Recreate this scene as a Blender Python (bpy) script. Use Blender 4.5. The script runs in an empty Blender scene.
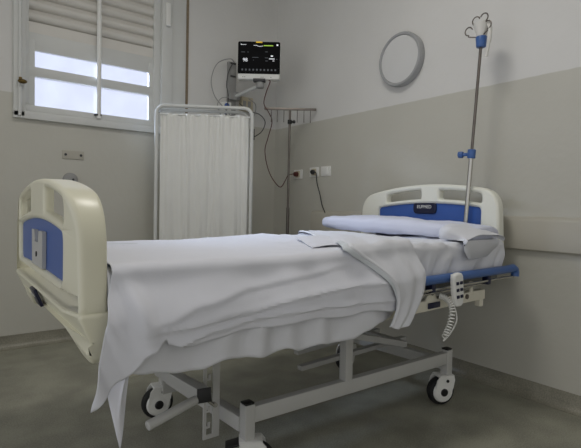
import bpy, bmesh, math, random
from mathutils import Vector, Matrix, noise
random.seed(4)
SC = bpy.context.scene
COL = SC.collection
R = math.radians
V = Vector
WL = {}

# ---------------------------------------------------------------- materials
def nodes(name):
    m = bpy.data.materials.new(name); m.use_nodes = True
    nt = m.node_tree
    return m, nt, nt.nodes['Principled BSDF']

def lin(c):
    f = lambda v: v/12.92 if v <= .04045 else ((v+.055)/1.055)**2.4
    return tuple(f(x/255) for x in c)+(1,)

def mat(name, rgb, rough=.5, metal=0, var=.0, vscale=8, bump=0, bscale=200, coat=0, emit=None, es=1):
    m, nt, b = nodes(name)
    c = lin(rgb)
    b.inputs['Roughness'].default_value = rough
    b.inputs['Metallic'].default_value = metal
    b.inputs['Coat Weight'].default_value = coat
    tc = nt.nodes.new('ShaderNodeTexCoord')
    nz = nt.nodes.new('ShaderNodeTexNoise'); nz.inputs['Scale'].default_value = vscale; nz.inputs['Detail'].default_value = 5
    nt.links.new(tc.outputs['Object'], nz.inputs['Vector'])
    mx = nt.nodes.new('ShaderNodeMix'); mx.data_type = 'RGBA'
    v = max(var, .02)
    mx.inputs[6].default_value = tuple(x*(1-v) for x in c[:3])+(1,)
    mx.inputs[7].default_value = tuple(min(1, x*(1+v)) for x in c[:3])+(1,)
    nt.links.new(nz.outputs['Fac'], mx.inputs[0]); nt.links.new(mx.outputs[2], b.inputs['Base Color'])
    if bump:
        n2 = nt.nodes.new('ShaderNodeTexNoise'); n2.inputs['Scale'].default_value = bscale
        nt.links.new(tc.outputs['Object'], n2.inputs['Vector'])
        bp = nt.nodes.new('ShaderNodeBump'); bp.inputs['Strength'].default_value = bump; bp.inputs['Distance'].default_value = .004
        nt.links.new(n2.outputs['Fac'], bp.inputs['Height']); nt.links.new(bp.outputs['Normal'], b.inputs['Normal'])
    if emit:
        b.inputs['Emission Color'].default_value = lin(emit); b.inputs['Emission Strength'].default_value = es
    return m

def wall_mat(name, upper, lower, zline):
    m, nt, b = nodes(name)
    L = nt.links.new
    geo = nt.nodes.new('ShaderNodeNewGeometry'); sx = nt.nodes.new('ShaderNodeSeparateXYZ'); L(geo.outputs['Position'], sx.inputs[0])
    nz = nt.nodes.new('ShaderNodeTexNoise'); nz.inputs['Scale'].default_value = 14; L(geo.outputs['Position'], nz.inputs['Vector'])
    a = nt.nodes.new('ShaderNodeMath'); a.operation = 'MULTIPLY_ADD'; a.inputs[1].default_value = .006; L(nz.outputs['Fac'], a.inputs[0]); L(sx.outputs['Z'], a.inputs[2])
    g = nt.nodes.new('ShaderNodeMapRange'); g.inputs['From Min'].default_value = zline; g.inputs['From Max'].default_value = zline+.006; L(a.outputs[0], g.inputs['Value'])
    mx = nt.nodes.new('ShaderNodeMix'); mx.data_type = 'RGBA'; mx.inputs[6].default_value = lin(lower); mx.inputs[7].default_value = lin(upper)
    L(g.outputs[0], mx.inputs[0])
    n2 = nt.nodes.new('ShaderNodeTexNoise'); n2.inputs['Scale'].default_value = 2.2; n2.inputs['Detail'].default_value = 6; L(geo.outputs['Position'], n2.inputs['Vector'])
    m2 = nt.nodes.new('ShaderNodeMix'); m2.data_type = 'RGBA'; m2.blend_type = 'MULTIPLY'; m2.inputs[0].default_value = 1
    r = nt.nodes.new('ShaderNodeMapRange'); r.inputs['To Min'].default_value = .93; r.inputs['To Max'].default_value = 1.05; L(n2.outputs['Fac'], r.inputs['Value'])
    L(mx.outputs[2], m2.inputs[6]); L(r.outputs[0], m2.inputs[7]); L(m2.outputs[2], b.inputs['Base Color'])
    rr = nt.nodes.new('ShaderNodeMapRange'); rr.inputs['To Min'].default_value = .38; rr.inputs['To Max'].default_value = .7; L(g.outputs[0], rr.inputs['Value']); L(rr.outputs[0], b.inputs['Roughness'])
    n3 = nt.nodes.new('ShaderNodeTexNoise'); n3.inputs['Scale'].default_value = 25; L(geo.outputs['Position'], n3.inputs['Vector'])
    bp = nt.nodes.new('ShaderNodeBump'); bp.inputs['Strength'].default_value = .12; bp.inputs['Distance'].default_value = .01; L(n3.outputs['Fac'], bp.inputs['Height']); L(bp.outputs['Normal'], b.inputs['Normal'])
    return m

def floor_mat(name, rgb):
    m, nt, b = nodes(name); L = nt.links.new
    geo = nt.nodes.new('ShaderNodeNewGeometry')
    n = nt.nodes.new('ShaderNodeTexNoise'); n.inputs['Scale'].default_value = 160; n.inputs['Detail'].default_value = 3; L(geo.outputs['Position'], n.inputs['Vector'])
    n2 = nt.nodes.new('ShaderNodeTexNoise'); n2.inputs['Scale'].default_value = 5; n2.inputs['Detail'].default_value = 4; L(geo.outputs['Position'], n2.inputs['Vector'])
    ad = nt.nodes.new('ShaderNodeMath'); ad.operation = 'ADD'; L(n.outputs['Fac'], ad.inputs[0]); L(n2.outputs['Fac'], ad.inputs[1])
    r = nt.nodes.new('ShaderNodeMapRange'); r.inputs['From Min'].default_value = .82; r.inputs['From Max'].default_value = 1.18; L(ad.outputs[0], r.inputs['Value'])
    c = lin(rgb)
    mx = nt.nodes.new('ShaderNodeMix'); mx.data_type = 'RGBA'
    mx.inputs[6].default_value = tuple(x*.78 for x in c[:3])+(1,); mx.inputs[7].default_value = tuple(x*1.2 for x in c[:3])+(1,)
    L(r.outputs[0], mx.inputs[0]); L(mx.outputs[2], b.inputs['Base Color'])
    b.inputs['Roughness'].default_value = .42
    return m

M = dict(
    wall_l=wall_mat('wall_paint_window_side', (214,213,210), (194,192,182), 1.733),
    wall_r=wall_mat('wall_paint_head_side', (214,213,210), (192,190,180), 1.733),
    floor=floor_mat('vinyl_floor', (146,145,131)),
    cove=floor_mat('vinyl_cove', (136,133,119)),
    ceil=mat('ceiling_paint', (220,219,214), .8),
    rail=mat('bumper_vinyl', (178,174,162), .45, var=.03),
    cream=mat('cream_plastic', (226,223,200), .32, var=.015),
    cream2=mat('white_headboard_plastic', (232,232,220), .32, var=.015),
    blue=mat('blue_panel', (54,92,166), .35, var=.05),
    blue2=mat('blue_rail_plastic', (62,98,158), .3, var=.05),
    navy=mat('navy_badge', (12,18,52), .3),
    steel_p=mat('grey_painted_steel', (188,188,185), .42, var=.04),
    steel_w=mat('white_painted_steel', (222,218,202), .4, var=.04),
    chrome=mat('chrome', (190,188,182), .22, metal=1, var=.08, vscale=30),
    dchrome=mat('worn_chrome', (120,114,108), .38, metal=1, var=.3, vscale=18),
    black=mat('black_plastic', (16,16,17), .4),
    rubber=mat('black_rubber', (24,24,25), .7),
    white=mat('white_plastic', (228,228,224), .35),
    whitep=mat('white_window_paint', (206,207,204), .45, var=.04),
    shutter=mat('shutter_plastic', (214,211,204), .5, var=.05),
    sheet=mat('white_cotton_sheet', (222,223,230), .85, var=.02, bump=.15, bscale=500),
    sheet2=mat('offwhite_cotton_sheet', (219,220,225), .85, var=.02, bump=.15, bscale=500),
    pillow=mat('pale_blue_white_pillowcase', (214,217,232), .85, var=.02, bump=.15, bscale=500),
    greenstripe=mat('pale_green_hem', (206,211,215), .85),
    darkthread=mat('dark_stitching', (52,56,72), .8),
    fabric=mat('cream_screen_fabric', (222,222,217), .8, var=.03, bump=.2, bscale=400),
    brown=mat('aged_caulk', (132,118,98), .8, var=.3, vscale=40),
    grey=mat('grey_plastic', (150,150,148), .5),
    dgrey=mat('dark_grey_plastic', (58,58,60), .5),
    beige=mat('beige_plastic', (196,186,160), .5),
    cord=mat('dark_red_cord', (82,36,30), .5),
    yellow=mat('yellow_alarm_lens', (220,180,40), .4, emit=(220,180,40), es=.35),
    screen=mat('monitor_glass', (5,6,8), .7),
    glow_w=mat('display_white', (200,200,205), .5, emit=(205,208,215), es=.7),
    glow_g=mat('display_green', (140,170,60), .5, emit=(150,190,60), es=.6),
    glow_d=mat('display_dim', (60,62,66), .5, emit=(78,82,88), es=.5),
    lampw=mat('opal_lamp_cover', (208,208,207), .4),
    lampr=mat('grey_lamp_rim', (160,161,162), .4),
    clear=mat('clear_plastic', (214,212,206), .3),
    brass=mat('tarnished_brass', (96,80,48), .4, metal=1, var=.3),
    mattress=mat('mattress_cover', (200,202,205), .6),
    deck=mat('bed_deck', (120,120,118), .6),
)
def glass_mat():
    m, nt, b = nodes('frosted_window_glass'); L = nt.links.new
    out = nt.nodes['Material Output']; nt.nodes.remove(b)
    tr = nt.nodes.new('ShaderNodeBsdfTransparent'); tr.inputs[0].default_value = (.93,.94,.97,1)
    tl = nt.nodes.new('ShaderNodeBsdfTranslucent'); tl.inputs[0].default_value = (.85,.87,.9,1)
    n = nt.nodes.new('ShaderNodeTexNoise'); n.inputs['Scale'].default_value = 9
    tc = nt.nodes.new('ShaderNodeTexCoord'); L(tc.outputs['Object'], n.inputs['Vector'])
    r = nt.nodes.new('ShaderNodeMapRange'); r.inputs['To Min'].default_value = .0; r.inputs['To Max'].default_value = .045; L(n.outputs['Fac'], r.inputs['Value'])
    mx = nt.nodes.new('ShaderNodeMixShader'); L(r.outputs[0], mx.inputs[0]); L(tr.outputs[0], mx.inputs[1]); L(tl.outputs[0], mx.inputs[2])
    gl = nt.nodes.new('ShaderNodeBsdfGlossy'); gl.inputs['Roughness'].default_value = .1
    m2 = nt.nodes.new('ShaderNodeMixShader'); m2.inputs[0].default_value = .05; L(mx.outputs[0], m2.inputs[1]); L(gl.outputs[0], m2.inputs[2])
    L(m2.outputs[0], out.inputs[0])
    return m
M['glass'] = glass_mat()
M['screen'].node_tree.nodes['Principled BSDF'].inputs['Specular IOR Level'].default_value = .15

# ---------------------------------------------------------------- geometry helpers
class MB:
    def __init__(s, T=None):
        s.bm = bmesh.new(); s.T = T or Matrix.Identity(4)
    def box(s, c, size, rot=None, bevel=0, seg=2):
        r = bmesh.ops.create_cube(s.bm, size=1)
        vs = r['verts']
        mtx = Matrix.Translation(c) @ (rot.to_4x4() if rot else Matrix.Identity(4)) @ Matrix.Diagonal((*size, 1))
        bmesh.ops.transform(s.bm, matrix=mtx, verts=vs)
        if bevel:
            es = list({e for v in vs for e in v.link_edges})
            bmesh.ops.bevel(s.bm, geom=es, offset=bevel, segments=seg, profile=.6, affect='EDGES')
        return s
    def bb(s, x0, x1, y0, y1, z0, z1, bevel=0):
        return s.box(((x0+x1)/2,(y0+y1)/2,(z0+z1)/2), (abs(x1-x0),abs(y1-y0),abs(z1-z0)), bevel=bevel)
    def bar(s, p0, p1, w, h, bevel=.003, up=(0,0,1)):
        p0, p1 = V(p0), V(p1); d = (p1-p0); L = d.length; d.normalize()
        side = V(up).cross(d).normalized(); u = d.cross(side)
        rot = Matrix((d, side, u)).transposed()
        return s.box((p0+p1)/2, (L, w, h), rot, bevel)
    def tube(s, pts, r, seg=12, closed=False, caps=True):
        pts = [V(p) for p in pts]; n = len(pts)
        rr = r if isinstance(r, (list, tuple)) else [r]*n
        rings = []; prev = None
        for i, p in enumerate(pts):
            if closed: t = pts[(i+1) % n]-pts[i-1]
            else: t = pts[min(i+1, n-1)]-pts[max(i-1, 0)]
            t.normalize()
            if prev is None:
                a = V((0,0,1)) if abs(t.z) < .9 else V((1,0,0))
                prev = (a - t*a.dot(t)).normalized()
            else:
                prev = (prev - t*prev.dot(t))
                prev = prev.normalized() if prev.length > 1e-6 else t.orthogonal().normalized()
            b = t.cross(prev)
            rings.append([s.bm.verts.new(p+(prev*math.cos(2*math.pi*k/seg)+b*math.sin(2*math.pi*k/seg))*rr[i]) for k in range(seg)])
        rng = range(n if closed else n-1)
        for i in rng:
            A, B = rings[i], rings[(i+1) % n]
            for k in range(seg):
                s.bm.faces.new((A[k], A[(k+1) % seg], B[(k+1) % seg], B[k]))
        if caps and not closed:
            s.bm.faces.new(rings[0][::-1]); s.bm.faces.new(rings[-1])
        return s
    def cyl(s, p0, p1, r, r2=None, seg=24, bevel=0):
        r2 = r if r2 is None else r2
        p0, p1 = V(p0), V(p1)
        if bevel:
            d = (p1-p0).normalized()
            return s.tube([p0, p0+d*bevel*.3, p0+d*bevel, p1-d*bevel, p1-d*bevel*.3, p1], [r-bevel, r-bevel*.3, r, r2, r2-bevel*.3, r2-bevel], seg)
        return s.tube([p0, p1], [r, r2], seg)
    def lathe(s, prof, c, axis=(0,0,1), seg=32):
        ax = V(axis).normalized(); a = ax.orthogonal().normalized(); b = ax.cross(a); c = V(c)
        rings = []
        for (r, h) in prof:
            if r < 1e-5: rings.append([s.bm.verts.new(c+ax*h)]*seg)
            else: rings.append([s.bm.verts.new(c+ax*h+(a*math.cos(2*math.pi*k/seg)+b*math.sin(2*math.pi*k/seg))*r) for k in range(seg)])
        for A, B in zip(rings, rings[1:]):
            for k in range(seg):
                q = [A[k], A[(k+1) % seg], B[(k+1) % seg], B[k]]
                u = []
                for v in q:
                    if v not in u: u.append(v)
                if len(u) > 2: s.bm.faces.new(u)
        return s
    def poly(s, pts, thick_vec):
        """extruded polygon"""
        t = V(thick_vec)
        A = [s.bm.verts.new(V(p)) for p in pts]; B = [s.bm.verts.new(V(p)+t) for p in pts]
        n = len(A)
        s.bm.faces.new(A[::-1]); s.bm.faces.new(B)
        for i in range(n): s.bm.faces.new((A[i], A[(i+1) % n], B[(i+1) % n], B[i]))
        return s
    def sphere(s, c, r, seg=16, scale=(1,1,1)):
        q = bmesh.ops.create_uvsphere(s.bm, u_segments=seg, v_segments=seg//2+2, radius=r)
        bmesh.ops.transform(s.bm, matrix=Matrix.Translation(c) @ Matrix.Diagonal((*scale,1)), verts=q['verts'])
        return s
    def grid(s, fn, nu, nv, closed_u=False):
        vs = [[s.bm.verts.new(V(fn(i/nu, j/nv))) for j in range(nv+1)] for i in range(nu+1)]
        for i in range(nu):
            for j in range(nv):
                s.bm.faces.new((vs[i][j], vs[i+1][j], vs[i+1][j+1], vs[i][j+1]))
        return s
    def add_mesh(s, me):
        s.bm.from_mesh(me); return s
    def build(s, name, m, parent=None, smooth=True, solid=0, sub=0, angle=40):
        bm = s.bm
        bm.transform(s.T)
        bmesh.ops.recalc_face_normals(bm, faces=bm.faces)
        xs = [v.co for v in bm.verts]
        lo = V([min(v[i] for v in xs) for i in range(3)]); hi = V([max(v[i] for v in xs) for i in range(3)])
        c = (lo+hi)/2
        bm.transform(Matrix.Translation(-c))
        me = bpy.data.meshes.new(name)
        if smooth:
            for f in bm.faces: f.smooth = True
            for e in bm.edges:
                if len(e.link_faces) == 2 and e.calc_face_angle(0) > R(angle): e.smooth = False
        bm.to_mesh(me); bm.free()
        me.materials.append(m)
        o = bpy.data.objects.new(name, me); COL.objects.link(o)
        WL[o] = c.copy()
        o.location = c - (WL[parent] if parent else V((0,0,0)))
        if parent: o.parent = parent
        if solid:
            k = o.modifiers.new('thickness', 'SOLIDIFY'); k.thickness = solid; k.offset = 0
        if sub:
            k = o.modifiers.new('sub', 'SUBSURF'); k.levels = sub; k.render_levels = sub
        return o

def tag(o, label=None, cat=None, group=None, kind=None):
    if label: o['label'] = label
    if cat: o['category'] = cat
    if group: o['group'] = group
    if kind: o['kind'] = kind
    return o
def thing(name, label, cat, loc, group=None):
    o = bpy.data.objects.new(name, None); COL.objects.link(o); o.location = loc; o.empty_display_size = .1
    WL[o] = V(loc); return tag(o, label, cat, group)
def struct(o): o['kind'] = 'structure'; return o

def rpoly(pts, r, seg=6):
    """polygon with rounded corners; r a number or per-corner list"""
    out = []; n = len(pts)
    rs = r if isinstance(r, (list, tuple)) else [r]*n
    for i in range(n):
        p = V(pts[i]); a = V(pts[i-1])-p; b = V(pts[(i+1) % n])-p
        rr = min(rs[i], a.length*.49, b.length*.49)
        if rr <= 0: out.append(p); continue
        A = p+a.normalized()*rr; B = p+b.normalized()*rr
        for k in range(seg+1):
            t = k/seg
            out.append(A*(1-t)**2+p*2*t*(1-t)+B*t*t)
    return out
def densify(pts, d=.03):
    out = []; n = len(pts)
    for i in range(n):
        a, b = V(pts[i]), V(pts[(i+1) % n]); k = max(1, int((b-a).length/d))
        for j in range(k): out.append(a.lerp(b, j/k))
    return out

def slab_mesh(outlines, thick, bevel):
    """2D outlines (with holes) filled, given thickness and a round edge; local x,y plane, z thick"""
    cu = bpy.data.curves.new('tmp', 'CURVE'); cu.dimensions = '2D'; cu.fill_mode = 'BOTH'
    cu.extrude = thick/2-bevel; cu.bevel_depth = bevel; cu.bevel_resolution = 2; cu.offset = -bevel
    for ol in outlines:
        sp = cu.splines.new('POLY'); sp.points.add(len(ol)-1); sp.use_cyclic_u = True
        for p, q in zip(sp.points, ol): p.co = (q[0], q[1], 0, 1)
    ob = bpy.data.objects.new('tmp', cu); COL.objects.link(ob)
    dg = bpy.context.evaluated_depsgraph_get()
    me = bpy.data.meshes.new_from_object(ob.evaluated_get(dg))
    bpy.data.objects.remove(ob); bpy.data.curves.remove(cu)
    return me
CYC = Matrix(((0,0,1,0),(1,0,0,0),(0,1,0,0),(0,0,0,1)))   # local (x,y,z) -> world (z,x,y)

def text_part(txt, size, T, m, name, parent, extrude=.0006, width=None):
    cu = bpy.data.curves.new('t', 'FONT'); cu.body = txt; cu.size = size; cu.extrude = extrude
    cu.align_x = 'CENTER'; cu.align_y = 'CENTER'
    ob = bpy.data.objects.new('t', cu); COL.objects.link(ob)
    dg = bpy.context.evaluated_depsgraph_get()
    me = bpy.data.meshes.new_from_object(ob.evaluated_get(dg))
    bpy.data.objects.remove(ob); bpy.data.curves.remove(cu)
    b = MB(T); b.add_mesh(me)
    if width:
        xs = [v.co.x for v in b.bm.verts]; w = max(xs)-min(xs)
        bmesh.ops.scale(b.bm, vec=(width/w, 1, 1), verts=b.bm.verts)
    return b.build(name, m, parent, smooth=False)

def sm(t): t = max(0, min(1, t)); return t*t*(3-2*t)
def interp(tab, x):
    if x <= tab[0][0]: return tab[0][1]
    for (a, va), (b, vb) in zip(tab, tab[1:]):
        if x <= b: return va+(vb-va)*sm((x-a)/(b-a))
    return tab[-1][1]
def catmull(pts, n=8):
    pts = [V(p) for p in pts]; P = [pts[0]*2-pts[1]]+pts+[pts[-1]*2-pts[-2]]; out = []
    for i in range(1, len(P)-2):
        for k in range(n):
            t = k/n; a, b, c, d = P[i-1:i+3]
            out.append(.5*((2*b)+(-a+c)*t+(2*a-5*b+4*c-d)*t*t+(-a+3*b-3*c+d)*t**3))
    out.append(pts[-1]); return out

# ---------------------------------------------------------------- room
XR, YL = 2.573, 3.686      # head wall plane x, window wall plane y
H = 3.2
WX0, WX1, WZ0, WZ1 = .47, 1.545, 1.60, 2.95    # window opening
b = MB()
b.bb(-2.6, WX0, YL, YL+.22, 0, H); b.bb(WX1, XR+.2, YL, YL+.22, 0, H)
b.bb(WX0, WX1, YL, YL+.22, 0, WZ0); b.bb(WX0, WX1, YL, YL+.22, WZ1, H)
struct(b.build('wall_back', M['wall_l'], smooth=False))
struct(MB().bb(XR, XR+.2, -2.4, YL, 0, H).build('wall_right', M['wall_r'], smooth=False))
struct(MB().bb(-2.6, XR+.2, -2.4, YL+.22, -.1, 0).build('floor', M['floor'], smooth=False))
struct(MB().bb(-2.6, XR+.2, -2.4, YL+.22, H, H+.1).build('ceiling', M['ceil'], smooth=False))

def cove(name, m, along, plane, lo, hi):
    prof = [(0,0),(.045,0),(.045,.003),(.03,.006),(.016,.016),(.007,.035),(.005,.088),(0,.090)]
    b = MB()
    if along == 'x':
        b.poly([(lo, plane-d, z) for d, z in prof], (hi-lo, 0, 0))
    else:
        b.poly([(plane-d, lo, z) for d, z in prof], (0, hi-lo, 0))
    return struct(b.build(name, m))
cove('baseboard_back', M['cove'], 'x', YL, -2.6, XR)
cove('baseboard_right', M['cove'], 'y', XR, -2.4, YL)
# wall bumper rail behind the headboard
b = MB(); b.poly([(XR,.8,.795),(XR-.022,.8,.795),(XR-.030,.8,.803),(XR-.030,.8,.962),(XR-.018,.8,.978),(XR,.8,.984)], (0, 0, 0.0001))
b = MB(); b.poly([(XR-d, -2.4, z) for d, z in ((0,.795),(.022,.795),(.030,.803),(.030,.955),(.018,.972),(0,.980))], (0, 5.5, 0))
struct(b.build('trim_1', M['rail']))

# ---------------------------------------------------------------- window
w = thing('window_1', None, None, ((WX0+WX1)/2, YL, WZ0)); struct(w)
b = MB()                                                  # outer casing with jamb boards
b.bb(.415, .485, YL-.035, YL+.02, 1.575, 3.0, .006)
b.bb(1.44, 1.525, YL-.03, YL+.02, 1.575, 3.0, .006)
b.bb(.415, 1.525, YL-.035, YL+.02, 1.565, 1.615, .006)
b.bb(.415, 1.525, YL-.03, YL+.02, 2.93, 3.0, .006)
b.bb(1.53, 1.645, YL-.012, YL+.01, 1.0, 3.0, .004)
b.cyl((.452, YL-.045, 1.58), (.452, YL-.045, 2.95), .011)
b.build('window_frame', M['whitep'], w)
b = MB(); b.bb(.475, .512, YL+.015, YL+.07, 1.62, 2.95, .004); b.bb(1.39, 1.445, YL+.015, YL+.07, 1.62, 2.95, .004)
b.bb(.475, 1.445, YL+.005, YL+.07, 1.605, 1.668, .006)
b.bb(.51, 1.395, YL+.02, YL+.06, 1.868, 1.935, .005)
b.bb(.51, .55, YL+.022, YL+.06, 1.66, 2.12, .003); b.bb(1.355, 1.395, YL+.022, YL+.06, 1.66, 2.12, .003)
b.build('sash', M['whitep'], w)
b = MB(); b.bb(.50, 1.41, YL+.030, YL+.055, 2.048, 2.17, .003); b.build('sash_rail', M['whitep'], w)
b = MB(); b.cyl((.968, YL-.004, 1.63), (.968, YL-.004, 2.95), .0165); b.build('mullion', M['white'], w)
b = MB(); b.bb(.935, .985, YL-.018, YL+.01, 1.648, 1.662, .002); b.cyl((1.405, YL-.01, 1.64), (1.405, YL-.01, 1.675), .006); b.build('catch', M['dgrey'], w)
MB().bb(.54, 1.37, YL+.038, YL+.044, 1.66, 1.88).build('pane', M['glass'], w, smooth=False)
MB().bb(.54, 1.37, YL+.038, YL+.044, 1.925, 2.134).build('pane', M['glass'], w, smooth=False)
# roller shutter, part way down
def shut():
    b = MB(); prof = [(.0, 2.135), (-.014, 2.137), (-.014, 2.245), (-.004, 2.250)]
    z = 2.250
    while z < 2.93:
        p = .082
        prof += [(.004, z+.004), (-.012, z+.008), (-.022, z+.026), (-.022, z+.046), (-.014, z+.064), (.004, z+.076)]
        z += p
    front = [(YL+.06+dy*1.4, zz) for dy, zz in prof]
    pts = [(.478, y, z) for y, z in front] + [(.478, YL+.075, front[-1][1]), (.478, YL+.075, 2.135)]
    b.poly(pts, (.962, 0, 0)); return b.build('roller_shutter', M['shutter'], w, angle=60)
shut()
b = MB(); b.box((.452, YL-.062, 1.815), (.02,.02,.03), bevel=.004); b.sphere((.462, YL-.078, 1.80), .022, scale=(1.3,.6,.7)); b.build('latch_knob', M['brass'], w)
b = MB(); b.bb(1.462, 1.50, YL-.055, YL-.028, 2.42, 2.60, .006); b.build('strap_winder', M['white'], w)
struct(MB().bb(1.655, 1.675, YL-.006, YL, 1.0, 3.0).build('trim_2', M['brown'], smooth=False))

# ---------------------------------------------------------------- wall fittings
def plate(name, label, cat, c, sz, face, group=None):
    t = thing(name, label, cat, c, group); return t
# blank plate under the window with two screws
t = thing('wall_plate', 'small blank rectangular wall plate with two screws below the window', 'wall plate', (.793, YL, 1.345))
MB().bb(.72, .866, YL-.008, YL, 1.315, 1.377, .004).build('plate', M['rail'], t)
for x in (.742, .845): MB().cyl((x, YL-.012, 1.346), (x, YL-.006, 1.346), .009).build('screw', M['dgrey'], t)
t = thing('wall_disc', 'round grey wall disc showing just behind the cream footboard', 'wall fitting', (.775, YL, 1.165))
MB().lathe([(0,.022),(.035,.022),(.048,.016),(.052,.004),(.052,0)], (.775, YL, 1.165), (0,-1,0)).build('disc', M['grey'], t)
MB().cyl((.79, YL-.027, 1.168), (.79, YL-.02, 1.168), .008).build('screw', M['dgrey'], t)
# sockets on the head wall
def socket(name, y, z, label, kind):
    t = thing(name, label, 'socket' if kind else 'switch', (XR, y, z), 'wall sockets beside the stand')
    MB().bb(XR-.010, XR, y-.058, y+.058, z-.040, z+.040, .004).build('plate', M['white'], t)
    if kind:
        MB().bb(XR-.014, XR-.008, y-.03, y+.03, z-.028, z+.028, .004).build('insert', M['beige'], t)
        b = MB()
        for dy, dz in ((.008,.006),(-.008,.006),(0,-.010)): b.box((XR-.015, y+dy, z+dz), (.002,.003,.008))
        b.build('contact_slots', M['dgrey'], t)
    else:
        MB().bb(XR-.015, XR-.008, y-.028, y+.028, z-.030, z+.030, .003).build('rocker', M['white'], t)
    return t
socket('wall_socket', 3.315, 1.296, 'white wall socket holding the dark red power plug, farthest left of the three', 1)
socket('wall_socket', 3.095, 1.305, 'white wall socket with a black plug, middle of the three plates', 1)
socket('wall_switch', 2.945, 1.306, 'white wall plate without any plug, nearest the headboard', 0)

# round wall lamp
t = thing('wall_lamp', 'round flat wall lamp with pale cover and grey rim on the head wall', 'lamp', (XR, 2.19, 2.035))
MB().lathe([(.150,0),(.180,0),(.182,.02),(.182,.040),(.176,.050),(.163,.050),(.159,.045),(.158,.03),(.150,0)], (XR-.001, 2.170, 2.028), (-1,0,0), 64).build('rim', M['lampr'], t)
MB().lathe([(0,.046),(.10,.046),(.158,.042),(.158,.01)], (XR-.001, 2.170, 2.028), (-1,0,0), 64).build('cover', M['lampw'], t)

# ---------------------------------------------------------------- bed
bed = thing('hospital_bed', 'adjustable hospital bed with cream end boards, blue panels and grey wheeled frame', 'bed', (1.4, 1.8, 0))
YC = 1.795
def warp(pts, zb, zt, hw, bulge):
    return [V((p[0], p[1]+bulge*(1-((p[0]-YC)/hw)**2)*sm((p[1]-zb)/(zt-zb)))) for p in pts]
CR = .19
def endboard(name, x, y0, y1, zb, ze, bulge, slot, panel, thick, m, blue, outer):
    hw = (y1-y0)/2
    W = lambda pts: warp(densify(pts), zb, ze, hw, bulge)
    outl = W(rpoly([(y0,zb),(y1,zb),(y1-.022,ze),(y0+.022,ze)], [.03,.03,CR,CR], 10))
    sa, sb, sz0, sz1 = slot
    s1 = W(rpoly([(sa,sz0),(sb,sz0),(sb,sz1),(sa,sz1)], [.015,.012,.012,.03]))
    s2 = W(rpoly([(2*YC-sb,sz0),(2*YC-sa,sz0),(2*YC-sa,sz1),(2*YC-sb,sz1)], [.012,.015,.03,.012]))
    pa, pb, pz0, pz1 = panel
    pr = W(rpoly([(pa,pz0),(pb,pz0),(pb,pz1),(pa,pz1)], [.03,.03,.02,.02]))
    me = slab_mesh([outl, s1, s2, pr], thick, .014)
    b = MB(Matrix.Translation((x,0,0)) @ CYC); b.add_mesh(me)
    return b, pr
def to_board(b, name, m): return b.build(name, m, bed)

# footboard
CR = .125
b, pr = endboard('footboard', .318, 1.27, 2.32, .70, 1.005, .074, (1.385, 1.665, .915, .980), (1.390, 2.200, .772, .893), .092, None, None, -1)
b.bm.transform(b.T); b.T = Matrix.Identity(4)
hw_ = .525
o1 = warp(densify(rpoly([(1.27,.70),(2.32,.70),(2.298,1.005),(1.292,1.005)], [.03,.03,CR,CR], 10), .01), .70, 1.005, hw_, .074)
holes = [warp(densify(rpoly([(a0,z0),(a1,z0),(a1,z1),(a0,z1)], .01), .01), .70, 1.005, hw_, .074) for a0, a1, z0, z1 in ((1.385,1.665,.915,.980),(1.925,2.205,.915,.980),(1.39,2.20,.772,.893))]
for v in b.bm.verts:           # the wall behind the openings is thinner than the rim
    if v.co.x > .318:
        p = V((v.co.y, v.co.z)); do = min((p-q).length for q in o1); dh = min((p-q).length for h_ in holes for q in h_)
        if dh < do: v.co.x = .294+(v.co.x-.318)*.22
ap = rpoly([(1.268,.716),(1.268,.655),(1.292,.568),(1.390,.568),(1.465,.634),(2.125,.634),(2.200,.568),(2.298,.568),(2.322,.655),(2.322,.716)],
           [.015,.03,.035,.035,.05,.05,.035,.035,.03,.015], 6)
me = slab_mesh([densify(ap, .015)], .104, .010)
b2 = bmesh.new(); b2.from_mesh(me); b2.transform(Matrix.Translation((.322,0,0)) @ CYC)
for v in b2.verts: v.co.x += max(0, .700-v.co.z)*(.45 if v.co.x < .3 else .1)
b2.to_mesh(me); b2.free(); b.add_mesh(me)
for v in b.bm.verts:
    tt = abs(v.co.y-YC)/.525
    if v.co.x < .312: v.co.x += (.020 if v.co.y < YC else .004)*sm((tt-.78)/.22)
foot = to_board(b, 'footboard', M['cream'])
prs = [V((YC+(p.x-YC)*1.02, .84+(p.y-.84)*1.03)) for p in pr]
MB(Matrix.Translation((.298,0,0)) @ CYC).add_mesh(slab_mesh([prs], .026, .004)).build('inset_panel', M['blue'], foot)['label'] = 'blue recessed panel of the footboard'
b = MB(); xo = .284     # slotted metal bracket on the blue panel
b.poly([(xo,y,z) for y,z in ((1.69,.785),(1.885,.785),(1.89,.905),(1.835,.905),(1.828,.865),(1.765,.865),(1.757,.905),(1.685,.905))], (-.012,0,0))
br = b.build('chart_bracket', M['steel_p'], foot)
MB().cyl((xo-.015, 1.79, .825),(xo-.010,1.79,.825),.009).build('screw', M['dgrey'], br)
b = MB(); b.box((.2800, 1.84, .671), (.012,.085,.066), Matrix.Rotation(R(-22),3,'Y'), bevel=.004); bd = b.build('badge', M['navy'], foot)
text_part('EUPMED', .016, Matrix.Translation((.2690,1.84,.677)) @ Matrix.Rotation(R(-22),4,'Y') @ Matrix.Rotation(R(-90),4,'Z') @ Matrix.Rotation(R(90),4,'X'), M['white'], 'lettering', bd, width=.056)
b = MB(); 
for ya in (1.33, 2.19): MB().bb(.374,.410,ya,ya+.07,.61,.70,.004).build('mounting_bracket', M['dgrey'], bed)

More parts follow.
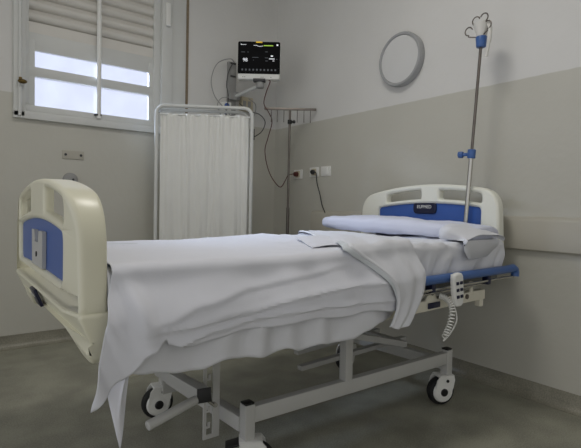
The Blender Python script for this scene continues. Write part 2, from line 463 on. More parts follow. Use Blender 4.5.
# headboard
CR = .10
b, pr = endboard('headboard', 2.435, 1.335, 2.38, .735, 1.095, .065, (1.45, 1.73, 1.014, 1.064), (1.455, 2.205, .84, .992), .062, None, None, 1)
head = to_board(b, 'headboard', M['cream2'])
prs = [V((YC+.025+(p.x-YC-.025)*1.02, .94+(p.y-.94)*1.03)) for p in pr]
MB(Matrix.Translation((2.435,0,0)) @ CYC).add_mesh(slab_mesh([prs], .030, .004)).build('inset_panel', M['blue'], head)['label'] = 'blue recessed panel of the headboard'
b = MB(Matrix.Translation((2.417,0,0)) @ CYC); b.add_mesh(slab_mesh([rpoly([(1.75,.980),(1.92,.980),(1.92,1.050),(1.75,1.050)], .028)], .012, .003)); bd = b.build('badge', M['navy'], head)
text_part('EUPMED', .028, Matrix.Translation((2.4095,1.835,1.022)) @ Matrix.Rotation(R(-90),4,'Z') @ Matrix.Rotation(R(90),4,'X'), M['white'], 'lettering', bd, width=.105)

# deck and cream side beams
b = MB(); b.bb(.36,2.385,1.33,2.23,.635,.675,.006)
b.build('deck', M['deck'], bed)
for y0, y1 in ((1.283,1.318),(2.245,2.28)):
    b = MB(); b.bar((.42,(y0+y1)/2,.548), (2.19,(y0+y1)/2,.590), y1-y0, .048, .004)
    if y0 < 1.5:
        b.poly([(x,y0-.002,z) for x,z in ((1.715,.601),(1.795,.601),(1.78,.630),(1.755,.646),(1.73,.630))], (0,.008,0))
        b.box((2.075,1.29,.632), (.022,.012,.06), bevel=.003)
        b.box((2.165,1.30,.555), (.03,.03,.05), bevel=.004)
    bm_ = b.build('side_beam', M['steel_w'], bed)
    if y0 < 1.5:
        bb_ = MB().box((1.772,1.279,.579), (.085,.006,.026), Matrix.Rotation(R(-1.5),3,'Y'), bevel=.003).build('badge', M['navy'], bm_)
        MB().cyl((2.03,1.278,.592),(2.03,1.286,.592),.012).build('bolt', M['dchrome'], bm_)
        MB().cyl((1.755,1.275,.630),(1.755,1.284,.630),.005).build('bolt', M['dgrey'], bm_)
for x in (.55, 1.25, 2.1): MB().bar((x,1.31,.575),(x,2.25,.575),.04,.04).build('cross_beam', M['steel_p'], bed)

# lowered side rail, near side
def side_rail(y, s):
    zr = lambda x: .690+.020*(x-1.0)/1.4
    b = MB()
    pts = [(x, y, zr(x)) for x in [1.40+.1*i for i in range(10)]] + [(2.35,y,zr(2.35)),(2.385,y,.712),(2.405,y,.704),(2.412,y,.690),(2.410,y,.668)]
    b.tube(pts, .0205, 14)
    r = b.build('side_rail', M['blue2'], bed)
    MB().cyl((1.42,y,.652),(2.395,y,.668),.0065).build('rail_rod', M['chrome'], r); MB().cyl((1.42,y+s*.015,.630),(2.20,y+s*.015,.650),.006).build('rail_rod', M['chrome'], r)
    for x in (1.50,1.72,2.16):
        b = MB(); b.box((x,y+s*.010,.672),(.03,.034,.055),bevel=.006);  b.build('rail_hinge', M['navy'], r)
    return r
side_rail(1.250, 1); side_rail(2.325, -1)

# base frame
for y in (1.44, 2.11): MB().bar((.925 if y < 2 else .88,y,.243),(2.095 if y < 2 else 2.045,y,.243),.036,.060).build('base_rail', M['steel_p'], bed)
for x, xb in ((.90,.86), (2.115,2.065)): MB().bar((x,1.46,.205),(xb,2.09,.205),.04,.055).build('base_crossbar', M['steel_p'], bed)
for y, xs in ((1.44, (.905, 2.115)), (2.11, (.86, 2.065))):
    for x in xs:
        p = MB().bb(x-.021,x+.021,y-.021,y+.021,.155,.283,.003).build('corner_post', M['steel_p'], bed)
        MB().bb(x-.019,x+.019,y-.019,y+.019,.283,.291,.003).build('post_cap', M['black'], p)
b = MB()
b.bb(1.375,1.417,1.42,1.46,.27,.56,.003)
b.build('lift_post', M['steel_p'], bed)
b = MB()
b.bb(1.375,1.417,2.09,2.13,.27,.56,.003)
b.build('lift_post', M['steel_p'], bed)
for y, x0, x1, z in ((1.70,1.35,2.09,.285),(1.86,1.45,2.05,.300)):
    MB().bar((x0,y,z-.03),(x1,y,z),.035,.022).build('lift_link', M['steel_p'], bed)
for y in (1.60, 1.95): MB().bar((1.2,y,.50),(1.95,y,.30),.04,.03).build('scissor_arm', M['steel_p'], bed)
MB().bb(1.93,1.97,1.58,1.97,.285,.315,.003).build('scissor_shaft', M['steel_p'], bed)
for p, q in (((.75,1.60,.47),(1.55,1.60,.46)),((.75,1.97,.47),(1.55,1.97,.46)),((1.0,1.78,.42),(1.6,1.78,.40))): MB().bar(p, q, .05, .05).build('sub_frame_bar', M['dgrey'], bed)
# pedal arm (square tube with black end cap) and round pedal bar
a = MB().bar((.725,1.43,.357),(.80,2.02,.262),.046,.046).build('pedal_arm', M['steel_p'], bed)
MB().bar((.7245,1.426,.3577),(.7262,1.436,.356),.047,.047,.001).build('end_cap', M['black'], a)
MB().cyl((.520,1.405,.315),(.70,1.44,.345),.0155,bevel=.003).build('pedal_bar', M['steel_p'], bed)
# slotted height rack
b = MB(); X0, X1, YR = .784, .850, 1.55
b.bb(X0,X0+.012,YR,YR+.006,.135,.50); b.bb(X0+.012,X1-.028,YR,YR+.006,.135,.150)
for z in (.175,.235,.295,.355,.415): b.bb(X0+.012,X0+.028,YR,YR+.006,z,z+.008); b.bb(X0+.020,X0+.028,YR,YR+.006,z+.008,z+.022)
b.bb(X1-.028,X1,YR,YR+.006,.135,.50)
rk = b.build('height_rack', M['steel_p'], bed, smooth=False)
MB().cyl((.825,1.535,.262),(.825,1.60,.262),.009).build('bolt', M['chrome'], rk)

def caster(x, y, ang, brake=False):
    """swivel caster: cx,cy is the stem; the wheel trails by .03"""
    rt = Matrix.Translation((x,y,0)) @ Matrix.Rotation(ang,4,'Z') @ Matrix.Scale(1.13,4)
    b = MB(rt)
    # housing: a rounded cover plate each side with a bridge on top
    for s in (-1, 1):
        pts = [(-.060,.092),(-.054,.120),(-.040,.137),(.030,.137),(.034,.118),(.028,.085),(.012,.045),(-.018,.028),(-.045,.045),(-.058,.070)]
        b.poly([(px-.008, s*.030-.003, pz) for px, pz in pts], (0,.006,0))
    b.bb(-.05,.026,-.030,.030,.128,.139,.003)
    b.cyl((0,0,.135),(0,0,.152),.017)
    c = b.build('caster', M['white'], bed)
    b = MB(rt)
    b.lathe([(.036,-.022),(.050,-.022),(.060,-.017),(.0645,-.006),(.0645,.006),(.060,.017),(.050,.022),(.036,.022)], (-.028,0,.0645), (0,1,0), 40)
    b.build('tyre', M['rubber'], c)
    b = MB(rt); b.lathe([(0,.024),(.020,.026),(.044,.024),(.050,.018)], (-.028,0,.0645), (0,1,0), 36); b.lathe([(0,.035),(.030,.034),(.044,.030),(.049,.022)], (-.028,0,.0645), (0,-1,0), 36)
    b.build('hub', M['white'], c)
    for sg in (-1, 1): MB(rt).lathe([(0,.041),(.014,.041),(.018,.036),(.018,.03)], (-.028,0,.0645), (0,sg,0), 24).build('axle_cap', M['black'], c)
    MB(rt).cyl((-.012,-.036,.115),(-.012,-.032,.115),.007).build('bolt', M['black'], c)
    if brake:
        MB(rt).box((.045,0,.122),(.05,.05,.008),Matrix.Rotation(R(15),3,'Y'),bevel=.003).build('brake_pedal', M['black'], c)
caster(2.115,1.44,R(-22)); caster(.905,1.44,R(150),True); caster(.86,2.11,R(-8)); caster(2.065,2.11,R(5))
b = MB()
b.bb(.83,.90,2.05,2.056,.13,.28); b.build('brake_plate', M['steel_p'], bed, smooth=False)

# ---------------------------------------------------------------- mattress and linen
YN, YF = 1.285, 2.275
def ztop(x): return .825+.027*sm((x-.95)/.7)
def wr(p, s, a): return noise.noise(V(p)*s)*a
b = MB(); b.bb(.375,2.36,1.31,2.25,.676,.825,.035)
tag(b.build('mattress', M['mattress']), 'thick mattress lying on the bed deck under the white sheets', 'mattress')

def drape(x, s, off, flare, near=YN):
    """point on cloth: s<0 over the top (0 at the near edge), s>0 down the near side; off = layer offset"""
    r = .028; zt = ztop(x)+off; yn = near-off
    q = r*math.pi/2
    W = YF+off-yn-2*r
    if s > q/2+0:
        d = s-q/2
        y = yn; z = zt-r-d
        y -= flare*sm(d/.13)
        return V((x, y, z)), V((0,-1,0))
    if s > -q/2:
        a = (s+q/2)/r
        return V((x, yn+r-r*math.sin(a), zt-r+r*math.cos(a))), V((0,-math.sin(a),math.cos(a)))
    t = -q/2-s
    if t < W: return V((x, yn+r+t, zt-.014*sm(t/W))), V((0,0,1))
    t -= W; zt -= .014
    if t < q:
        a = t/r
        return V((x, yn+r+W+r*math.sin(a), zt-r+r*math.cos(a))), V((0,math.sin(a),math.cos(a)))
    return V((x, YF+off, zt-r-(t-q))), V((0,1,0))
SW = -(YF-YN+.12)     # s value a little way down the far side

# bottom sheet
lowhem = [(.36,.56),(.46,.535),(.56,.516),(.62,.513),(.70,.535),(.76,.525),(.87,.513),(.93,.528),(1.0,.507),(1.07,.522),(1.13,.510),(1.23,.513),(1.30,.535),(1.38,.555),(1.46,.56),(1.60,.665),(2.36,.69)]
def bottom(u, v):
    x = .362+u*(2.355-.362)
    zh = interp(lowhem, x)
    smax = ztop(x)-zh-.01
    s = SW+(smax-SW)*v
    fl = .040*(1-sm((x-1.35)/.25))
    p, n = drape(x, s, 0, fl)
    d = wr((x*1.0, s*.6, 3), 6, .010)+wr((x,s,0), 17, .005)
    if s > 0:
        k = sm(s/.1)
        d += k*(.010*math.sin(x*34+3*math.sin(x*7))*(1-.55*sm((x-1.3)/.3)))
        if x > 1.5: d += .010*k*math.sin((x+s*.9)*42+2*math.sin(x*11)) * sm((x-1.5)/.1)
    elif x > 1.5:
        d += .005*math.sin((x+.25*p.y)*48+2*math.sin(p.y*9))*sm((x-1.5)/.1)
    if s > 0 and x > 1.55: d = min(d, .006)
    return p+n*d
tag(MB().grid(bottom, 300, 150).build('bottom_sheet', M['sheet2'], solid=.002), 'off-white bottom sheet with wavy hem hanging lowest under the top sheet', 'sheet')

# top sheet
tophem = [(.30,.47),(.345,.535),(.393,.60),(.43,.628),(.471,.618),(.552,.597),(.64,.605),(.741,.618),(.868,.612),(1.0,.618),(1.137,.607),(1.30,.612),(1.429,.598),(1.50,.60)]
def gauss(t): return math.exp(-t*t)
crA = [(.40,.66),(.50,.675),(.62,.712),(.80,.745),(1.0,.765),(1.2,.79)]
crB = [(.40,.655),(.55,.655),(.75,.672),(1.0,.700),(1.20,.715),(1.45,.715)]
crC = [(.50,.60),(.66,.632),(.80,.650),(1.0,.655),(1.3,.650),(1.5,.64)]
def top(u, v):
    x = .372+u*(1.50-.372)
    zh = interp(tophem, x-.02)
    if u < .12: zh = interp(tophem, .31+(x-.372)/(.135)*(.445-.31)-.012)
    smax = ztop(x)+.012-zh-.01
    s = SW*.985+(smax-SW*.985)*v
    p, n = drape(x, s, .011, .046, YN)
    d = wr((x*.8, s*.5, 9), 5, .005)+wr((x,s,5), 15, .0015)+.002
    if s > 0:
        k = sm(s/.08); z = p.z
        f = sm((x-.42)/.08)
        for cr, A, wd in ((crA,.006,.022),(crB,.008,.018),(crC,.008,.014)):
            t = (z-interp(cr, x))/wd
            d += k*f*A*(gauss(t) if t > 0 else gauss(t*3.2))
        fc = 1-sm((x-.372)/.13)
        d += k*.022*gauss((x-.43-(.84-z)*.12)/.028)*sm((.84-z)/.12)
        p.x -= (.845-z)*.17*fc*sm((.84-z)/.1)
        d += k*fc*.012*math.sin((z*1.0+x*2.2)*38)
        d += k*.006*math.sin(x*23+2*math.sin(x*6+z*8))
    return p+n*max(d, -.004)
ts = MB().grid(top, 300, 190).build('top_sheet', M['sheet'], solid=.002)
tag(ts, 'smooth white top sheet draped over the foot half of the bed', 'sheet')
# loose corner of the sheet hanging at the foot end, behind the main corner
def cor(u, v):
    x0 = .372+.062*u
    zt = .72; zb = .355+.21*abs(u-.42)**1.1*1.9
    z = zt+(zb-zt)*v
    return V((x0-.012*v+.012*math.sin(v*6), 1.262-.018*v+.014*math.sin(u*6.5+v*2), z))
MB().grid(cor, 24, 60).build('hanging_corner', M['sheet'], ts, solid=.002)

# turned-down band of blanket sheet crossing the bed
def bl(s):    # left edge x and right edge x as a function of s
    if s <= 0:
        t = -s
        return 1.22+.55*t+.012*math.sin(t*9), min(1.585+.62*t, 1.90-.02*math.sin(t*5))
    return 1.22+2.0*s-4.6*s*s, 1.585+.60*s-2.4*s*s
def bandfn(u, v):
    smax = .306+.014*math.sin(u*3.1416)+.012*u
    s = SW*.97+(smax-SW*.97)*v
    a, c = bl(s)
    x = a+(c-a)*u
    p, n = drape(x, s, .017, .05, YN)
    d = wr((x*.9, s*.6, 21), 6, .010)+wr((x,s,8), 16, .004)+.004
    e = min(u, 1-u)
    d += .006*sm(min(u,.25)/.25)*(1-sm(max(0,u-.85)/.15)) + .006*gauss((u-.06)/.03)
    d += .005*math.sin(u*14+s*7)
    if s < 0: d = d*(.45+.55*sm(1+s/.25))+.002
    return p+n*max(d,-.004)
bd = MB().grid(bandfn, 90, 240).build('folded_sheet', M['sheet2'], solid=.003)
tag(bd, 'turned-down sheet band crossing the bed and hanging over its near side', 'sheet')
def stripe(u, v):
    s = -.12+.43*v
    a, c = bl(s)
    x = a-.026*(1-u)*(1-.9*sm((s-.08)/.16))+.004
    p, n = drape(x, s, .018, .048, YN)
    return p+n*(.009+.006*u+wr((x,s,2),14,.004))
MB().grid(stripe, 8, 90).build('green_hem', M['greenstripe'], bd, solid=.002)['label'] = 'pale green underside hem of the folded band'
# far turned corner lying on the sheet
def flap(u, v):
    x = 1.15+.14*u+.20*v; y = 1.39+.36*v-.05*u
    k = (4*u*(1-u))
    return V((x, y, ztop(x)+.018+.006*k+wr((x,y,4),12,.004)))
MB().grid(flap, 30, 50).build('turned_corner', M['sheet'], bd, solid=.003)

# pillow
def sup(t, e): return math.copysign(abs(t)**e, t)
def pil(u, v):
    a = u*2*math.pi; f = (v-.5)*math.pi
    cx = sup(math.cos(f), .16)
    ex = sup(math.cos(a), .5)*cx; ez = sup(math.sin(a), .7)*cx
    ey = sup(math.sin(f), .9)
    y = 1.835+.545*ey; x = 2.185+.165*ex
    h = .050*(1-.10*abs(ey)**3)
    z = .910-.022*(1-sm((y-1.3)/.75))+h*ez
    if ez < 0: z = max(z, ztop(x)+.008+.002*math.sin(y*20))
    p = V((x, y, z))
    z += wr((x*1.5,y*.7,2), 7, .012)+wr((x,y,7), 22, .004)
    return V((x-.03*(y-1.8), y+wr((x,z,1),8,.01), z))
pw = MB().grid(pil, 64, 110); bmesh.ops.remove_doubles(pw.bm, verts=pw.bm.verts, dist=.0004)
pw = pw.build('pillow', M['pillow'])
tag(pw, 'long flat pillow in pale blue-white case lying against the headboard', 'pillow')
# open end of the pillowcase drooping at the near side
def case(u, v):
    a = u*2*math.pi
    w = .150-.002*v
    hgt = .047-.010*v
    y = 1.40-.160*v if math.sin(a) >= 0 else 1.40-.138*v
    x = 2.112+w*sup(math.cos(a),.6)
    z = .893+.042*sup(math.sin(a),.7)*(1-.40*v)-.034*v*v
    z += .007*math.sin(a*3+v*4)*v+wr((x,y,3),14,.006)
    if math.sin(a) < 0: z -= .052*v*v*abs(math.sin(a))**.5*(1-.3*math.cos(a))
    if y > YN-.02: z = max(z, ztop(x)+.010)
    return V((x+.012*math.sin(v*7+a), y-.01*math.sin(a*2)*v, z))
cs = MB().grid(case, 60, 34).build('pillowcase_end', M['sheet2'], pw, solid=.003)
cs['label'] = 'open greyish end of the pillowcase'
b = MB(); pts = []
for i in range(0, 12): pts.append(case(.055, .35+.62*i/11)+V((0,-.001,.004)))
b.tube(pts, .0016, 6); b.build('stitch_line', M['darkthread'], pw)

# ---------------------------------------------------------------- hand control with coiled cord
t = thing('bed_remote', 'white bed hand control with dark blue buttons hooked on the blue side rail', 'remote control', (1.855,1.21,.60))
T = Matrix.Translation((1.832,1.205,.652)) @ Matrix.Rotation(R(-6),4,'Z') @ Matrix.Rotation(R(-6),4,'Y')
b = MB(T @ Matrix.Rotation(R(90),4,'X')); b.add_mesh(slab_mesh([rpoly([(-.020,-.072),(.020,-.072),(.032,-.03),(.032,.078),(-.032,.078),(-.032,-.03)], [.014,.014,.02,.026,.026,.02])], .026, .009))
b.build('body', M['white'], t)
for r_ in range(3):
    for c_ in range(2):
        MB(T).box((-.012+.024*c_, -.0145, .034-.030*r_), (.016,.006,.014), bevel=.0025).build('button', M['navy'], t)
MB(T).box((0,.017,.055),(.02,.02,.03),bevel=.004).build('hook', M['white'], t)
path = catmull([(1.785,1.262,.622),(1.800,1.235,.612),(1.805,1.21,.575),(1.780,1.20,.51),(1.735,1.195,.460)], 30)
coil = []; n = len(path); turns = 20
for i in range(n*10-9):
    f = i/(n*10-10)*(n-1); k = min(int(f), n-2); p = path[k].lerp(path[k+1], f-k)
    a = f/(n-1)*turns*2*math.pi
    tdir = (path[k+1]-path[k]).normalized(); sx = tdir.cross(V((0,1,0))).normalized(); sy = tdir.cross(sx)
    coil.append(p+(sx*math.cos(a)+sy*math.sin(a))*.0115)
b = MB(); b.tube(coil, .0026, 6)
b.tube(catmull([coil[-1],(1.728,1.195,.446),(1.785,1.20,.470),(1.835,1.205,.52),(1.823,1.21,.582)], 10), .0035, 8)
b.build('coiled_cord', M['white'], t)

# ---------------------------------------------------------------- drip pole on the bed
t = thing('drip_pole', 'slim chrome drip pole with blue clamp standing at the head of the bed', 'drip pole', (2.385,1.555,.62))
P = lambda z: V((2.383, 1.528-(z-.951)*.058, z))
MB().cyl(P(.62), P(1.33), .0125).build('outer_tube', M['chrome'], t)
MB().cyl(P(1.33), P(1.92), .0080).build('inner_tube', M['dchrome'], t)
b = MB(); b.cyl(P(1.295), P(1.345), .022, bevel=.004); b.cyl(P(1.318)+V((0,.0,0)), P(1.318)+V((-.012,.05,0)), .010); b.cyl(P(1.318)+V((-.011,.045,0)), P(1.318)+V((-.017,.072,0)), .019, bevel=.005)
b.build('height_clamp', M['blue2'], t)
ph = P(1.925)
b = MB(); b.cyl(ph+V((0,0,-.03)), ph+V((0,0,.03)), .026, .030, bevel=.006); b.build('collar', M['blue2'], t)
b = MB(); b.lathe([(.018,.012),(.026,.03),(.036,.07),(.044,.10),(.041,.10),(.032,.07),(.022,.03)], ph, (0,0,1), 20)
b.tube(catmull([ph+V((0,-.03,.09)), ph+V((-.01,-.055,.06)), ph+V((-.012,-.052,-.02)), ph+V((-.01,-.038,-.09))], 8), [.010]*8+[.012]*8+[.008]*9, 10)
b.build('drip_holder', M['clear'], t)
for i, (dy, dz, c) in enumerate(((.065,.070,1),(.022,.115,1),(-.025,.120,-1),(-.045,.075,-1))):
    q = ph+V((-.008*(i % 2), 0, .03))
    e = ph+V((-.02, dy, dz))
    dirn = V((0, 1 if dy > 0 else -1, 0))
    pts = [q, q.lerp(e, .5)+V((0,0,-.018)), e+V((0,0,-.03))]
    for k in range(9):
        an = k/8*4.4
        pts.append(e+V((0, c*.022*math.sin(an)*1.0, -.022*math.cos(an)+.0))*1.0)
    MB().tube(catmull(pts, 4), .0035, 8).build('hook', M['dchrome'], t)

# ---------------------------------------------------------------- folding privacy screen
d = V((1.904-1.320, 3.044-3.421, 0)); Ls = d.length; rz = math.atan2(d.y, d.x)
T = Matrix.Translation((1.312,3.426,0)) @ Matrix.Rotation(rz,4,'Z')
W_ = Ls+.012
t = thing('privacy_screen', 'folding hospital screen with white tubular frame and gathered cream fabric', 'screen', T @ V((W_/2,0,0)))
def uframe(y, x0, x1, z, r, rc):
    pts = [(x0,y,.03)]+[(x0,y,z-rc-.4*(1-k/4)) for k in range(4)]
    pts += [(x0+rc-rc*math.cos(a),y,z-rc+rc*math.sin(a)) for a in [k/8*math.pi/2 for k in range(9)]]
    pts += [(x1-rc+rc*math.sin(a),y,z-rc+rc*math.cos(a)) for a in [k/8*math.pi/2 for k in range(9)]]
    pts += [(x1,y,z-rc-.4),(x1,y,.03)]
    return MB(T).tube(pts, r, 12)
uframe(0, 0, W_, 1.738, .0135, .06).build('frame', M['whitep'], t)
uframe(.045, -.012, W_-.03, 1.715, .0115, .06).build('folded_frame', M['whitep'], t)
b = MB(T)
for z in (1.672, .45): MB(T).cyl((.01,.0,z),(W_-.01,.0,z),.006).build('fabric_rod', M['whitep'], t)
def fab(u, v):
    z = 1.680-v*1.235; e = min(v, 1-v)*2
    A = .002+.004*(1-e)
    x = .028+u*(W_-.056)
    sg = u+.012*math.sin(v*3+u*9)
    y = A*math.sin(sg*95+1.3*math.sin(u*21))+.006*math.sin(u*33+v*2.5)+wr((u*5,v*1.2,1),3,.010)
    return V((x, -.004+y*.8, z+.003*math.sin(u*30)))
MB(T).grid(fab, 320, 60).build('fabric_panel', M['fabric'], t, solid=.0015)
for z in (1.52, .9): MB(T).cyl((-.006,.0,z),(-.006,.045,z),.012).build('hinge', M['whitep'], t)
for x in (0, W_):
    b = MB(T); b.cyl((x,-.16,.03),(x,.20,.03),.012); 
    for y in (-.16,.20): b.cyl((x-.01,y,.022),(x+.01,y,.022),.022)
    b.build('foot', M['whitep'], t)

# ---------------------------------------------------------------- floor drip stand behind bed
T = Matrix.Translation((2.373,3.196,0)) @ Matrix.Rotation(R(-36.9),4,'Z')
t = thing('drip_stand', 'dark chrome floor stand with straight hook bar behind the bed in the corner', 'drip stand', (2.373,3.196,0))
MB(T).cyl((0,0,.12),(0,0,1.0),.0135).build('lower_pole', M['dchrome'], t)
MB(T).cyl((0,0,1.0),(0,0,1.82),.0095).build('upper_pole', M['dchrome'], t)
MB(T).bar((-.215,0,1.824),(.22,0,1.824),.016,.020,.003).build('crossbar', M['dchrome'], t)
for x in (-.155,-.105,-.05,.062,.118,.172):
    MB(T).tube(catmull([(x,0,1.815),(x,0,1.76),(x,-.004,1.722),(x,-.016,1.712),(x,-.026,1.722)],5), .003, 8).build('hook', M['dchrome'], t)
b = MB(T); b.cyl((0,0,1.70),(0,0,1.735),.018,bevel=.003); b.cyl((0,0,1.718),(.03,-.005,1.718),.010); b.sphere((.036,-.006,1.718),.014); b.build('clamp_knob', M['black'], t)
for k in range(4):
    a = k*math.pi/2+.3
    l = MB(T); l.tube([(0,0,.14),(.06*math.cos(a),.06*math.sin(a),.12),(.17*math.cos(a),.17*math.sin(a),.055)], .010); l = l.build('base_leg', M['dchrome'], t)
    MB(T).cyl((.17*math.cos(a)-.008,.17*math.sin(a),.026),(.17*math.cos(a)+.008,.17*math.sin(a),.026),.026).build('wheel', M['rubber'], l)
MB(T).cyl((0,0,.10),(0,0,.16),.026,bevel=.004).build('base_hub', M['black'], t)

# ---------------------------------------------------------------- patient monitor on wall arm
T = Matrix.Translation((2.1125,3.284,2.195)) @ Matrix.Rotation(R(-36.9),4,'Z')      # local x right, y away, z up
t = thing('patient_monitor', 'black-screened patient monitor with pale lower bezel on a wall arm', 'monitor', T @ V((0,0,-.15)))
b = MB(T); b.box((0,.040,0),(.345,.075,.305),bevel=.012,seg=3); b.build('housing', M['white'], t)
b = MB(T @ Matrix.Rotation(R(90),4,'X')); b.add_mesh(slab_mesh([rpoly([(-.172,-.108),(.172,-.108),(.172,.150),(-.172,.150)],[.003,.003,.016,.016])], .012, .003)); sc = b.build('display', M['screen'], t)
def dbox(x, z, w_, h_, m, nm): return MB(T).box((x,-.0068,z),(w_,.0014,h_)).build(nm, M[m], sc, smooth=False)
MB(T).box((.0,-.003,.1455),(.052,.012,.012),bevel=.003).build('alarm_light', M['yellow'], t)
dbox(.075,.118,.078,.007,'glow_g','status_bar')
MB(T).tube([(-.045,-.0068,.119),(-.02,-.0068,.119),(-.008,-.0068,.112),(.008,-.0068,.111),(.03,-.0068,.114)], .0018, 6).build('trace', M['glow_w'], sc)
TT = lambda x, z: T @ Matrix.Translation((x,-.0068,z)) @ Matrix.Rotation(R(90),4,'X')
b = MB(T)
for (x,z,w_,h_) in ((-.147,.125,.004,.012),(-.125,.124,.04,.003),(.148,.124,.014,.012)): b.box((x,-.0068,z),(w_,.0012,h_))
b.build('header_marks', M['glow_w'], sc, smooth=False)
text_part('98', .040, TT(-.112,.0), M['glow_w'], 'reading', sc)
b = MB(T)
b.box((.105,-.0068,.012),(.045,.0012,.006)); b.box((.105,-.0068,.035),(.018,.0012,.010)); b.box((.118,-.0068,-.004),(.016,.0012,.004))
b.build('reading_bar', M['glow_w'], sc, smooth=False)
b = MB(T)
for i in range(10): b.box((-.135+.030*i,-.0068,-.078),(.012,.0012,.014))
for (x,z,w_) in ((-.03,.022,.05),(-.045,.0,.006),(.062,.020,.026),(.062,-.005,.02),(.06,.068,.022),(-.13,.064,.03),(-.09,.064,.012),(.145,.01,.01)): b.box((x,-.0068,z),(w_,.0012,.004))
b.build('menu_icons', M['glow_d'], sc, smooth=False)
for x in (-.13,-.115,.02,.035,.10): MB(T).box((x,.0012,-.134),(.010,.004,.005),bevel=.001).build('key', M['grey'], t)
MB(T).box((.005,.02,-.158),(.10,.06,.022),bevel=.004).build('tilt_mount', M['dgrey'], t)

t = thing('monitor_wall_mount', 'grey wall channel and jointed arm carrying the patient monitor', 'wall mount', (2.075,YL,1.75))
b = MB(); b.bb(2.04,2.118,YL-.030,YL,1.70,2.262,.004); b.bb(2.05,2.11,YL-.036,YL-.028,1.71,2.255,.002)
b.build('channel', M['grey'], t)
for z in (2.24,2.13,1.98): MB().bb(2.055,2.105,YL-.045,YL-.034,z,z+.012,.002).build('channel_clip', M['dgrey'], t)
MB().bb(2.03,2.13,YL-.085,YL-.028,1.925,1.995,.006).build('carriage', M['grey'], t)
pa = V((2.085,YL-.075,1.952)); pb = V((2.105,3.315,2.000))
pb = T @ V((.01,.03,-.195))
b = MB(); b.tube([pa, pa.lerp(pb,.5)+V((0,0,.004)), pb], [.017,.014,.014], 14); b.build('arm', M['whitep'], t)
b = MB(); b.cyl(pb+V((0,0,-.022)), pb+V((0,0,.026)), .034, bevel=.006); b.build('pivot', M['grey'], t)
b = MB(); b.cyl(pa+V((0,0,-.03)), pa+V((0,0,.03)), .026, bevel=.005); b.build('wall_joint', M['grey'], t)

# cable hub box and lead bundle near the wall channel
t = thing('module_box', 'small beige connector box on the wall under the monitor arm', 'junction box', (2.20,YL,1.86))
MB().bb(2.165,2.285,YL-.05,YL,1.855,1.975,.006).build('box', M['beige'], t)
for x in (2.195,2.245): MB().bb(x-.015,x+.015,YL-.054,YL-.048,1.89,1.94,.002).build('socket_face', M['grey'], t)
t = thing('suction_unit', 'small white regulator with blue dial hung on the wall channel', 'regulator', (2.015,YL-.04,1.78))
MB().bb(1.975,2.05,YL-.075,YL-.005,1.72,1.90,.010).build('body', M['white'], t)
MB().cyl((2.0,YL-.095,1.865),(2.0,YL-.07,1.865),.020,bevel=.004).build('dial', M['blue'], t)
MB().cyl((1.99,YL-.088,1.80),(1.99,YL-.07,1.80),.010).build('valve', M['blue2'], t)
def cable(name, label, pts, r, m, cat='cable', group=None, n=10, **k):
    return tag(MB().tube(catmull(pts, n), r, 8).build(name, M[m]), label, cat, group)
yc = YL-.05
cable('sensor_cable', 'grey sensor lead making the large loop left of the wall channel',
      [(2.09,yc,2.25),(2.03,yc-.02,2.27),(1.90,yc-.04,2.20),(1.84,yc-.05,2.06),(1.875,yc-.04,1.93),(1.97,yc-.05,1.83),(2.05,yc-.055,1.76)], .0042, 'grey', group='sensor leads by the wall channel')
cable('sensor_cable', 'thin dark lead running down close beside the wall channel',
      [(2.065,yc-.01,2.24),(2.02,yc-.02,2.16),(1.995,yc-.03,2.04),(2.0,yc-.055,1.93),(1.975,yc-.06,1.76)], .0038, 'dgrey', group='sensor leads by the wall channel')
cable('sensor_cable', 'small flat loop of lead low on the left, just above the screen',
      [(2.0,yc-.07,1.93),(1.93,yc-.06,1.91),(1.90,yc-.05,1.85),(1.93,yc-.05,1.78),(2.0,yc-.04,1.72)], .0035, 'grey', group='sensor leads by the wall channel')
cable('sensor_cable', 'lead looping out to the right below the beige connector box',
      [(2.12,yc-.04,1.90),(2.20,yc-.06,1.84),(2.32,yc-.05,1.83),(2.385,yc-.05,1.77),(2.36,yc-.03,1.68),(2.30,YL-.004,1.62)], .0042, 'dgrey', group='sensor leads by the wall channel')
cable('sensor_cable', 'short curled lead hanging between the arm joint and the connector box',
      [(2.20,yc-.06,1.95),(2.26,yc-.08,1.90),(2.245,yc-.08,1.80),(2.17,yc-.06,1.75),(2.10,yc-.05,1.72)], .0042, 'grey', group='sensor leads by the wall channel')
t = thing('lead_rack', 'dark row of clipped leads just above the privacy screen top', 'cable rack', (2.12,YL-.03,1.68))
MB().bb(2.06,2.30,YL-.06,YL,1.675,1.695,.003).build('rack_bar', M['grey'], t)
for i in range(9): MB().cyl((2.07+.027*i,YL-.068,1.58+.01*(i % 3)),(2.07+.027*i,YL-.068,1.700),.008).build('lead_clip', M['dgrey' if i % 2 else 'black'], t)

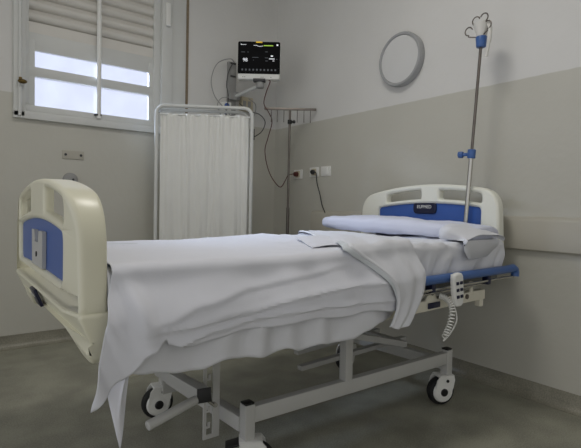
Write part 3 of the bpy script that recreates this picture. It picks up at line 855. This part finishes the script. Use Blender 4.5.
# dark red power cord from monitor to first socket
t = thing('power_cord', 'dark red power cord hanging from the monitor to the leftmost socket', 'cord', (XR-.03,3.315,1.296))
M1 = T
MB().tube(catmull([(2.167,3.215,2.030),(2.167,3.197,2.013),(2.157,3.238,1.93),(2.172,3.287,1.851),(2.233,3.301,1.788),(2.281,3.324,1.722),(2.281,3.381,1.593),(2.277,3.417,1.493),(2.313,3.435,1.367),(2.365,3.429,1.257),(2.438,3.408,1.18),(2.486,3.399,1.235),(2.507,3.386,1.285),(2.520,3.34,1.296),(2.535,3.318,1.296)],10), .0042, 8).build('cord', M['cord'], t)
MB().cyl((2.525,3.318,1.296),(2.558,3.315,1.296),.020,.022,bevel=.003).build('plug', M['cord'], t)
t = thing('plug_cord', 'black cord dropping from the middle socket behind the pillow', 'cord', (XR-.03,3.095,1.305))
MB().tube(catmull([(2.535,3.075,1.303),(2.545,3.045,1.295),(2.55,3.033,1.21),(2.55,2.991,1.11),(2.55,2.963,1.027),(2.55,2.909,.937),(2.55,2.87,.80),(2.50,2.80,.55),(2.45,2.6,.45)],8), .0040, 8).build('cord', M['black'], t)
MB().cyl((2.530,3.08,1.304),(2.558,3.095,1.304),.018,.022,bevel=.003).build('plug', M['black'], t)

# ---------------------------------------------------------------- light
wd = bpy.data.worlds.new('world'); SC.world = wd; wd.use_nodes = True
nt = wd.node_tree; L = nt.links.new; bg = nt.nodes['Background']
tc = nt.nodes.new('ShaderNodeTexCoord'); sx = nt.nodes.new('ShaderNodeSeparateXYZ'); L(tc.outputs['Generated'], sx.inputs[0])
mr = nt.nodes.new('ShaderNodeMapRange'); mr.inputs['From Min'].default_value = .0; mr.inputs['From Max'].default_value = .3; L(sx.outputs['Y'], mr.inputs['Value'])
mx = nt.nodes.new('ShaderNodeMix'); mx.data_type = 'RGBA'
mx.inputs[6].default_value = (.56,.555,.545,1); mx.inputs[7].default_value = (.72,.75,.90,1)
m3 = nt.nodes.new('ShaderNodeMix'); m3.data_type = 'RGBA'; m3.inputs[6].default_value = (.64,.64,.63,1); m3.inputs[7].default_value = (.34,.335,.33,1)
r3 = nt.nodes.new('ShaderNodeMapRange'); r3.inputs['From Min'].default_value = -.7; r3.inputs['From Max'].default_value = .1; L(sx.outputs['X'], r3.inputs['Value']); L(r3.outputs[0], m3.inputs[0]); L(m3.outputs[2], mx.inputs[6])
L(mr.outputs[0], mx.inputs[0]); L(mx.outputs[2], bg.inputs['Color']); bg.inputs['Strength'].default_value = 1.0

def area(name, loc, tgt, sx_, sy_, power, col):
    l = bpy.data.lights.new(name, 'AREA'); l.shape = 'RECTANGLE'; l.size = sx_; l.size_y = sy_; l.energy = power; l.color = col
    o = bpy.data.objects.new(name, l); COL.objects.link(o); o.location = loc
    o.rotation_euler = (V(tgt)-V(loc)).to_track_quat('-Z','Y').to_euler(); return o
area('daylight', (-.30, 6.4, 3.55), (1.1, 2.0, .9), 2.0, 1.1, 620, (.68,.80,1.0))
# fill light added on the ceiling, out of view, with a plain housing
t = thing('ceiling_fill_panel', 'ceiling panel added out of view as fill light over the room', 'lamp', (.9,1.5,H))
MB().bb(.5,1.3,1.2,1.8,H-.05,H,.006).build('housing', M['white'], t)
area('ceiling_fill', (.9,1.5,H-.06), (.9,1.5,0), .75, .55, 16, (1.0,.97,.92))

# ---------------------------------------------------------------- camera
cam = bpy.data.cameras.new('camera'); co = bpy.data.objects.new('camera', cam); COL.objects.link(co)
cam.sensor_width = 36; cam.sensor_fit = 'HORIZONTAL'; cam.lens = 36*471.568/581; cam.clip_start = .02
rot = Matrix(((.7994169,.00382191,-.60076453),(-.6003966,.04064744,-.79866871),(.0213671,.99916624,.03478892)))
co.matrix_world = Matrix.Translation((0,0,1)) @ rot.to_4x4()
SC.camera = co
SC.view_settings.view_transform = 'Standard'; SC.view_settings.look = 'None'
SC.view_settings.gamma = 1; SC.view_settings.use_curve_mapping = False
SC.view_settings.exposure = .22
